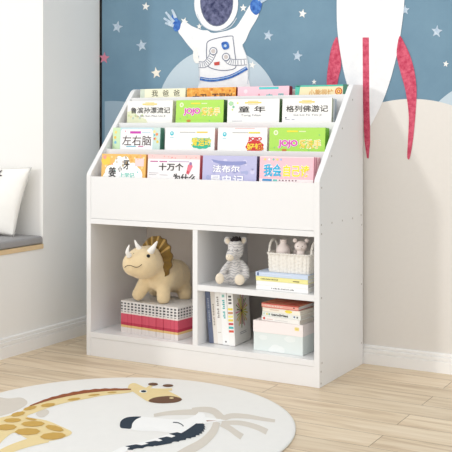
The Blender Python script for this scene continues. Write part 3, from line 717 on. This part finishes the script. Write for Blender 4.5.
for sg in (-1, 1):
    m = MB()
    for s_ in (0, pi):
        path = []
        for i in range(41):
            t = pi*i/40; path.append(Vector((sg*.083+.0016*sin(i*.8+s_)*sg, .034*cos(t)+.0016*cos(i*.8+s_)*cos(t), HB-.006+.050*sin(t)**.8)))
        m.tube(path, .0033, WK, 8)
    m.build('handle', bk)
bfl = bz+.0045
PKM = mat('pink_ceramic', (243, 231, 226), .5, .02, 20)
vs = MB().lathe([(.014, 0), (.022, .008), (.0245, .03), (.0235, .052), (.0265, .066), (.026, .076), (.020, .086), (.0125, .093), (.0115, .104), (.0135, .108), (.0105, .1085)], PKM).build('small_vase', loc=(.825, .076, bfl))
tag(vs, 'small pale pink vase standing in the wicker basket', 'vase')
bear = thing('bear_figurine', 'small pink bear figurine peeking out of the wicker basket', 'figurine', (.900, .062, bfl), TH-.1)
mb = MB(); mb.ell((0, 0, .034), (.021, .018, .034), PKM); mb.ell((0, 0, .090), (.0225, .020, .0195), PKM); mb.ell((0, -.002, .062), (.015, .014, .022), PKM)
fuse(mb, 'body', bear, .0022, 4)
for sg in (-1, 1):
    MB().ell((sg*.0205, .002, .1105), (.0075, .0045, .0075), PKM).build('ear', bear)
    MB().ell((sg*.008-.002, -.0195, .092), .0016, mat('dark_dot', (86, 70, 68), .4)).build('eye', bear)
MB().ell((-.002, -.0205, .086), (.0055, .004, .0038), mat('bear_muzzle', (236, 226, 222), .5)).build('muzzle', bear)
sh = MB().lathe([(.009, 0), (.013, .010), (.0135, .035), (.0125, .058), (.0135, .066), (.0125, .078), (.008, .086), (.002, .0875)], PKM).build('toy_shaker', loc=(.8015, .112, bfl))
tag(sh, 'pale pink rounded toy behind the left handle of the basket', 'toy')
s3 = MB().lathe([(.010, 0), (.013, .01), (.014, .04), (.012, .058), (.012, .066), (.007, .072), (.002, .073)], PKM).build('toy_skittle', loc=(.862, .104, bfl))
tag(s3, 'pale pink knob toy between the vase and the bear in the basket', 'toy')

# ================================================================== lower right cubby
zc = .0937
bx = thing('storage_box', 'mint storage box with white clouds and a pale lid in the lower cubby', 'storage box', (.7205, .040, zc), radians(-1))
MINT = mat('mint_card', (226, 234, 232), .6, .02, 12); LID = mat('lid_card', (246, 238, 236), .55, .01, 12)
c = MB(); WB, DB = .200, .150
c.box(.0015, WB-.0015, .0015, DB-.0015, 0, .080, MINT); bd_ = c.build('box_body', bx, bevel=.001)
c = Cover().setup(WB, .069); c.blob(.48, .069-.006, .030, .020, P((236, 241, 240)), 0, 5)
c.blob(.74, .016, .020, .010, P((234, 240, 238)), 0, 5); c.blob(.2, .02, .016, .008, P((233, 239, 237)), 0, 5)
c.bm.verts.ensure_lookup_table()
for v in c.bm.verts: v.co.z = max(v.co.z, .001); v.co.y += .0015
cc = c.build('cloud_print', bd_, normals=False)
c = MB(); c.box(0, WB, 0, DB, .066, .108, LID); ld = c.build('lid', bx, bevel=.0015)
c = Cover().setup(WB, .108); c.poly([(.835, .012), (.845, .0095), (.915, .0095), (.925, .012), (.925, .0195), (.915, .022), (.845, .022), (.835, .0195)], P((244, 226, 150)), 0)
dashes(c, .85, .912, .0135, .0175, (226, 196, 90), 5)
c.build('yellow_sticker', ld, normals=False)
zt_ = zc+.1086; th = .0158
def art_bw(c):
    for u, s_ in ((.05, (190, 220, 200)), (.13, (236, 220, 120)), (.19, (140, 190, 160))): c.ell2(u, .008, .0035, P(s_), 1)
    c.rect(.82, .86, .005, .010, P((60, 80, 140)), 1); c.rect(.90, .93, .005, .011, P((40, 60, 60)), 1)
    add_text(c, 'tendries', (.24, .68, -.012, -.003), lambda x, y, l: c.to3(x, -y, l), P((40, 40, 44)), .03, 1)
flat_book('storybook', 'white book with a red mark at the bottom of the pile on the storage box', 0.749, .052, zt_, .160, .118, th, radians(-6), (246, 244, 240), art=sp_text('', 0, 1, K, extra=lambda c: (c.ell2(.07, .008, .0045, P((214, 60, 50)), 1), c.rect(.14, .3, .009, .0105, P((210, 150, 140)), 1), c.rect(.35, .7, .0095, .0105, P((200, 200, 200)), 1))), pages=(224, 218, 208))
flat_book('storybook', 'white book with bold black spine lettering on the storage box', 0.751, .053, zt_+th+.0002, .160, .114, th, radians(-5), (240, 243, 238), art=art_bw, pages=(228, 222, 212))
flat_book('storybook', 'cream book with yellow patch just under the red book', 0.751, .055, zt_+2*(th+.0002), .160, .112, th, radians(-7), (250, 246, 232), art=sp_text('', 0, 1, K, extra=lambda c: (c.blob(.70, .007, .014, .005, P((246, 226, 90)), 1), c.rect(.2, .45, .006, .009, P((232, 210, 190)), 1))), pages=(232, 226, 214))
TOPM = watercolour('red_cover', (206, 96, 84), (226, 166, 130), 40)
flat_book('storybook', 'red book on top of the pile on the storage box', 0.752, .046, zt_+3*(th+.0002), .152, .116, .0155, radians(-4), (206, 74, 66), spine=(240, 176, 160), art=sp_text('LITTLE DAYS', .1, .6, (250, 230, 224), extra=lambda c: (c.rect(0, 1, 0, .003, P((200, 66, 60)), .5), c.rect(.86, .90, .005, .009, P((120, 50, 60)), 1))), topm=TOPM)

# upright books leaning left
def upright(x0, t, y, h, d, lean, label, spine, cover, art=None, cart=None):
    o = thing('paperback_book', label, 'book', (x0, y, zc), 0, 'books leaning against the divider'); o.rotation_euler = (0, radians(-lean), radians(3))
    if lean: o.location.z = zc+.0002
    c = MB(); c.box(0, t, 0, .0016, 0, h, P(spine)); c.box(0, .0014, .0016, d, 0, h, P(cover)); c.box(t-.0014, t, .0016, d, 0, h, P(cover)); c.build('cover', o, bevel=.0005)
    MB().box(.0015, t-.0015, .002, d-.002, .002, h-.002, mat('page_edges', (238, 232, 222))).build('page_block', o)
    if art: a_ = Cover().setup(t, h); art(a_); a_.build('spine_print', o, normals=False)
    if cart: a_ = MB(); cart(a_, t, h, d); a_.build('cover_print', o, normals=False)
def vtext(c, st, v0, v1, col, u0=.32, u1=.68, bold=0):   # small unreadable marks running down the spine
    w_ = (v1-v0)/len(st)
    for i in range(len(st)):
        if st[i] != ' ': c.rect(u0+.1*(i*3 % 2), u1, v0+i*w_, v0+(i+.65)*w_, P(col), 1)
def a1(c): vtext(c, 'WINTER HARBOUR', .03, .12, (170, 178, 196))
upright(.5280, .0195, .056, .196, .135, 5.6, 'slate blue book nearest the divider in the leaning row', (112, 122, 148), (96, 106, 134), a1)
def a2(c): vtext(c, 'morning light', .05, .13, (170, 160, 150)); 
upright(.5480, .0175, .056, .196, .135, 5.0, 'cream book right beside the slate blue one', (236, 230, 222), (226, 220, 212), a2)
def a3(c): vtext(c, 'HOUSE NOTES', .02, .10, (150, 146, 142)); c.rect(.2, .8, .15, .152, P((190, 180, 170)), 1)
upright(.5660, .0215, .055, .195, .135, 4.6, 'off-white book in the middle of the leaning row', (242, 240, 236), (230, 226, 220), a3)
def a4(c): vtext(c, 'ocean days', .03, .10, (70, 184, 184), bold=.02); c.rect(.3, .7, .01, .02, P((150, 200, 190)), 1); c.ell2(.5, .183, .003, P(K), 1)
upright(.5880, .0260, .054, .195, .135, 4.2, 'white book with turquoise spine lettering, second from the right of the row', (248, 248, 247), (226, 226, 224), a4)
def a5(c):
    for i, s_ in enumerate([(90, 90, 90), (90, 90, 90), (90, 90, 90)]): c.rect(.25, .75, .012+.012*i, .019+.012*i, P(s_), 1)
    for i, s_ in enumerate([(240, 226, 90), (206, 150, 110), (244, 236, 150), (236, 216, 90), (206, 84, 90), (80, 186, 186), (220, 90, 70)]): c.rect(.1, .9, .058+.0135*i, .066+.0135*i, P(s_), 1)
def c5(mb, t, h, d):
    cy_, cz_ = .068, .118; cols = [(176, 190, 60), (214, 200, 70), (190, 60, 100), (120, 140, 60), (90, 90, 60), (206, 120, 150), (150, 170, 70), (220, 180, 90)]
    for i in range(26):
        a_ = 2*pi*i/26; r1 = .062 if i % 2 else .050; r0 = .006
        q = stroke([(cy_+r0*cos(a_)*.82, cz_+r0*sin(a_)), (cy_+r1*cos(a_)*.82, cz_+r1*sin(a_))], [.002, .0062])
        mb.flat([(t+.0004+.00002*i, y_, z_) for y_, z_ in q], P(cols[i % 8]))
    mb.flat([(t+.0012, y_, z_) for y_, z_ in ellipse(cy_, cz_, .006, .007)], P((40, 36, 40)))
    for z_ in (.040, .034): mb.flat([(t+.0006, y_, zz_) for y_, zz_ in [(.045, z_), (.10, z_), (.10, z_+.002), (.045, z_+.002)]], P((130, 130, 134)))
    for i in range(5): mb.flat([(t+.0006, y_, z_) for y_, z_ in [(.045+.011*i, .183), (.053+.011*i, .183), (.053+.011*i, .189), (.045+.011*i, .189)]], P((120, 120, 124)))
upright(.6150, .0245, .052, .196, .138, 3.2, 'thick white book with a colourful starburst cover, at the right of the leaning row', (246, 245, 242), (232, 230, 226), a5, c5)

# ================================================================== round rug
rc = Vector((.636, -.694, 0)); RR = .545
rug = thing('round_rug', 'round cream rug printed with a giraffe, zebra and palms on the wood floor', 'rug', rc)
RUGM = mat('rug_pile', (240, 238, 233), .95, .02, 30, .6, 900)
m = MB(); m.lathe([(RR-.002, .0003), (RR, .002), (RR, .006), (RR-.003, .0078), (RR-.01, .008)], RUGM, n=160); m.build('rug_pile', rug)
class RArt(MB):
    def px(s, pts, m, level=1):
        s.n = getattr(s, 'n', -1)+1; s.l0 = getattr(s, 'l0', level); level = s.l0+.18*s.n
        q = [at(p[0], p[1], 2, .008) for p in pts]; s.flat([(v.x-rc.x, v.y-rc.y, .008+.00025*level) for v in q], m); return s
RY1 = mat('rug_yellow', (236, 214, 160), .95, .04, 60, .5, 900); RY2 = mat('rug_ochre', (204, 164, 84), .95, .05, 60, .5, 900); RBR = mat('rug_brown', (150, 84, 50), .95, .06, 60, .5, 900)
RDK = mat('rug_navy', (40, 54, 68), .95, .05, 60, .5, 900); RBG = mat('rug_beige', (218, 210, 198), .95, .03, 60, .5, 900); RWH = mat('rug_white', (248, 247, 244), .95, .02, 60, .5, 900); RDB = mat('rug_muzzle', (112, 80, 60), .95, .05, 60, .5, 900)
a = RArt()
for q in ([(-8, 398), (8, 398.5), (20, 397.6), (26, 400), (27, 404), (20, 409), (8, 414), (-8, 416)], [(36, 414), (40, 410), (47, 409.5), (49, 413), (44, 417), (39, 417)]): a.px(spline(q, 5), RBG, 1)
a.build('palm_print', rug); a = RArt()
for q, wd in (([(221, 420), (231, 416), (247, 416.5), (262, 419), (275, 421)], [6, 3]), ([(223, 423), (240, 423), (256, 427), (267, 432)], [4, 6]), ([(221, 424), (229, 428), (236, 433), (242, 437)], [5, 6.5]),
              ([(221, 418), (214, 411.5), (204, 409.5), (192, 410)], [8, 4]), ([(198, 412), (180, 412.5), (166, 413.5), (154, 415.5)], [6, 3]), ([(217, 422), (213, 432), (202, 443), (186, 452), (170, 462)], [7, 10])):
    a.px(stroke(spline(q, 6, False), wd), RBG, 1)
a.build('palm_print', rug)
a = RArt()
a.px(spline([(128, 389.8), (100, 391), (72, 395), (50, 399.5), (33, 404), (22, 411), (8, 416), (-6, 420), (-20, 430), (-26, 448), (-14, 462), (-2, 446), (8, 436), (16, 433), (28, 439), (44, 441.5), (62, 438.5), (72, 432.8), (62, 427), (46, 420.5), (27, 417), (36, 412.5), (54, 406), (70, 402), (86, 399), (104, 395.6), (130, 392.6)], 5), RY1, 2)
a.px(stroke(spline([(48, 438), (28, 443), (6, 451), (-16, 464)], 5, False), [9, 7]), RY1, 2); a.px(stroke(spline([(-14, 446), (-30, 470), (-50, 490)], 5, False), [13, 9]), RY1, 2)
a.px(spline([(128, 389), (129.5, 384.6), (134.5, 383.2), (140.5, 385.6), (146, 387.8), (155, 388.6), (164, 389), (171, 392.5), (179, 396.6), (181.5, 399.8), (175, 402.6), (160, 403.3), (149, 402), (141, 397.6), (134, 392.6)], 5), RY1, 3)
a.px(spline([(148.5, 400.8), (155, 397.6), (168, 396.2), (178, 397.4), (182, 399.8), (176, 402.6), (162, 403.5), (152, 402.6)], 5), RDB, 4)
a.px(ellipse(171.5, 398.2, 2.2, .7), RY1, 5)
a.px(ellipse(143.2, 391.5, 4, 1.5), RWH, 4); a.px(ellipse(143.6, 391.5, 2.8, 1.1), RDK, 5)
a.px(stroke([(147, 388.8), (152, 385.6)], 2.6), RY1, 3); a.px(stroke([(158, 390), (172, 389.6)], 2.2), RY1, 3)
a.px(ellipse(153, 384.4, 5, 1.5), RDB, 4); a.px(ellipse(168, 385.8, 5.3, 1.4), RDB, 4)
me_ = spline([(131, 389.6), (115, 389.8), (100, 390.4), (84, 392), (68, 394.8), (52, 398.6), (40, 402.4), (30, 406)], 3, False); top_ = []; bot_ = []
for i, p in enumerate(me_):
    k_ = i/(len(me_)-1); top_.append((p.x, p.y-(.5+1.3*sin(pi*min(1, k_*1.1))**.5*(1 if i % 2 else .55)))); bot_.append((p.x, p.y+.6+1.1*sin(pi*k_)))
a.px(top_+bot_[::-1], RBR, 6)
for x, y, rx, ry, r_ in [(112, 392.6, 5, .7, -.05), (94, 395.2, 6, .9, -.1), (74, 399.4, 6.8, 1.2, -.12), (48, 405.3, 7.6, 1.8, -.12), (30, 408.4, 7, 1.8, -.22), (18, 414.4, 7.4, 2.2, -.2), (12.5, 420.6, 9, 2.2, -.03), (31, 419.4, 6, 1.2, .15), (6, 427.6, 11, 3.1, -.03),
                           (33, 424.2, 12, 2.9, -.02), (27.5, 432, 13, 3.5, -.02), (54.5, 428.6, 9.5, 2.7, .22), (53, 436.4, 13, 3.5, -.06), (-12, 436, 8, 4, -.3), (-16, 448, 6, 4, -.3)]:
    a.px(ellipse(x, y, rx, ry, r_, 8), RY2, 5)
a.build('giraffe_print', rug)
a = RArt()
a.px(spline([(122, 429), (124, 421), (132, 417), (144, 417), (166, 419), (184, 419.5), (194, 416), (199, 412.5), (204, 413.5), (205, 418), (201, 424), (192, 426), (184, 431), (172, 433), (158, 431.5), (140, 431), (130, 429.5)], 5), RWH, 2)
a.px([(120, 448), (126, 445.5), (145, 441.5), (160, 437), (176, 432), (192, 427), (203, 425), (203, 431), (192, 438), (172, 442.5), (150, 445.5), (128, 450), (100, 470), (76, 470)], RWH, 2)
a.px(spline([(121, 428), (119.8, 425), (121.5, 420.5), (128, 417.3), (141, 416.8), (136, 419.6), (132.5, 423.5), (131, 428.6), (126, 428.8)], 5), RDK, 3)
a.px([(202, 416.5), (214, 418.5), (227, 420.6), (213, 422.4), (203, 424)], RWH, 3); a.px([(206, 420.6), (217, 420.8), (207, 421.6)], RBR, 4)
u_ = spline([(196, 423.6), (190, 428), (180, 434), (168, 439), (150, 443.5), (128, 448.4)], 4, False); d_ = spline([(204, 424), (204.5, 429), (200, 434), (190, 438), (174, 442), (152, 446), (128, 450)], 5, False)
dd = []
for i, p in enumerate(d_): dd.append((p.x+(1.0 if i % 2 else -.6), p.y+(.7 if i % 2 else -.3)))
a.px([(p.x, p.y) for p in u_]+dd[::-1], RDK, 4)
for q in ([(169, 434), (177, 432.4), (196, 437), (184, 439)], [(158, 438.6), (167, 436.8), (184, 440.2), (168, 443)], [(145, 442.8), (155, 441), (172, 443.4), (156, 446.2)], [(125, 446.4), (136, 444.6), (148, 446.6), (134, 449.2)]): a.px(q, RDK, 5)
a.px(stroke(spline([(173, 422.6), (178, 423), (182, 425), (183.4, 426.6)], 5, False), .9), RDK, 4)
a.build('zebra_print', rug)

# ================================================================== light and camera
wd = bpy.data.worlds.new('World'); bpy.context.scene.world = wd; wd.use_nodes = True
bg = wd.node_tree.nodes['Background']; bg.inputs['Color'].default_value = (1.0, 1.0, 1.0, 1); bg.inputs['Strength'].default_value = 1.08
def aim(o, d): o.rotation_euler = Vector(d).to_track_quat('-Z', 'Y').to_euler()
sn = bpy.data.lights.new('sun', 'SUN'); sn.energy = .66; sn.angle = radians(5); sn.color = (1, .98, .95)
so = bpy.data.objects.new('sun', sn); C.objects.link(so); so.location = (-2, -3, 2); aim(so, (.71, 1, -.27))
al = bpy.data.lights.new('ceiling_softbox', 'AREA'); al.energy = 8; al.size = 2.2; al.color = (1, .98, .96)
ao = bpy.data.objects.new('ceiling_softbox', al); C.objects.link(ao); ao.location = (.6, -1.6, 2.7); aim(ao, (.0, .55, -1))
cam = bpy.data.cameras.new('camera'); co = bpy.data.objects.new('camera', cam); C.objects.link(co)
cam.sensor_width = 36; cam.sensor_fit = 'HORIZONTAL'; cam.lens = F*36/452; cam.shift_y = -(226-HZ)/452; cam.clip_start = .05
co.location = (CX, CY, CH); co.rotation_euler = (pi/2, 0, TH)
bpy.context.scene.camera = co
bpy.context.scene.view_settings.view_transform = 'Standard'
bpy.context.scene.view_settings.look = 'None'
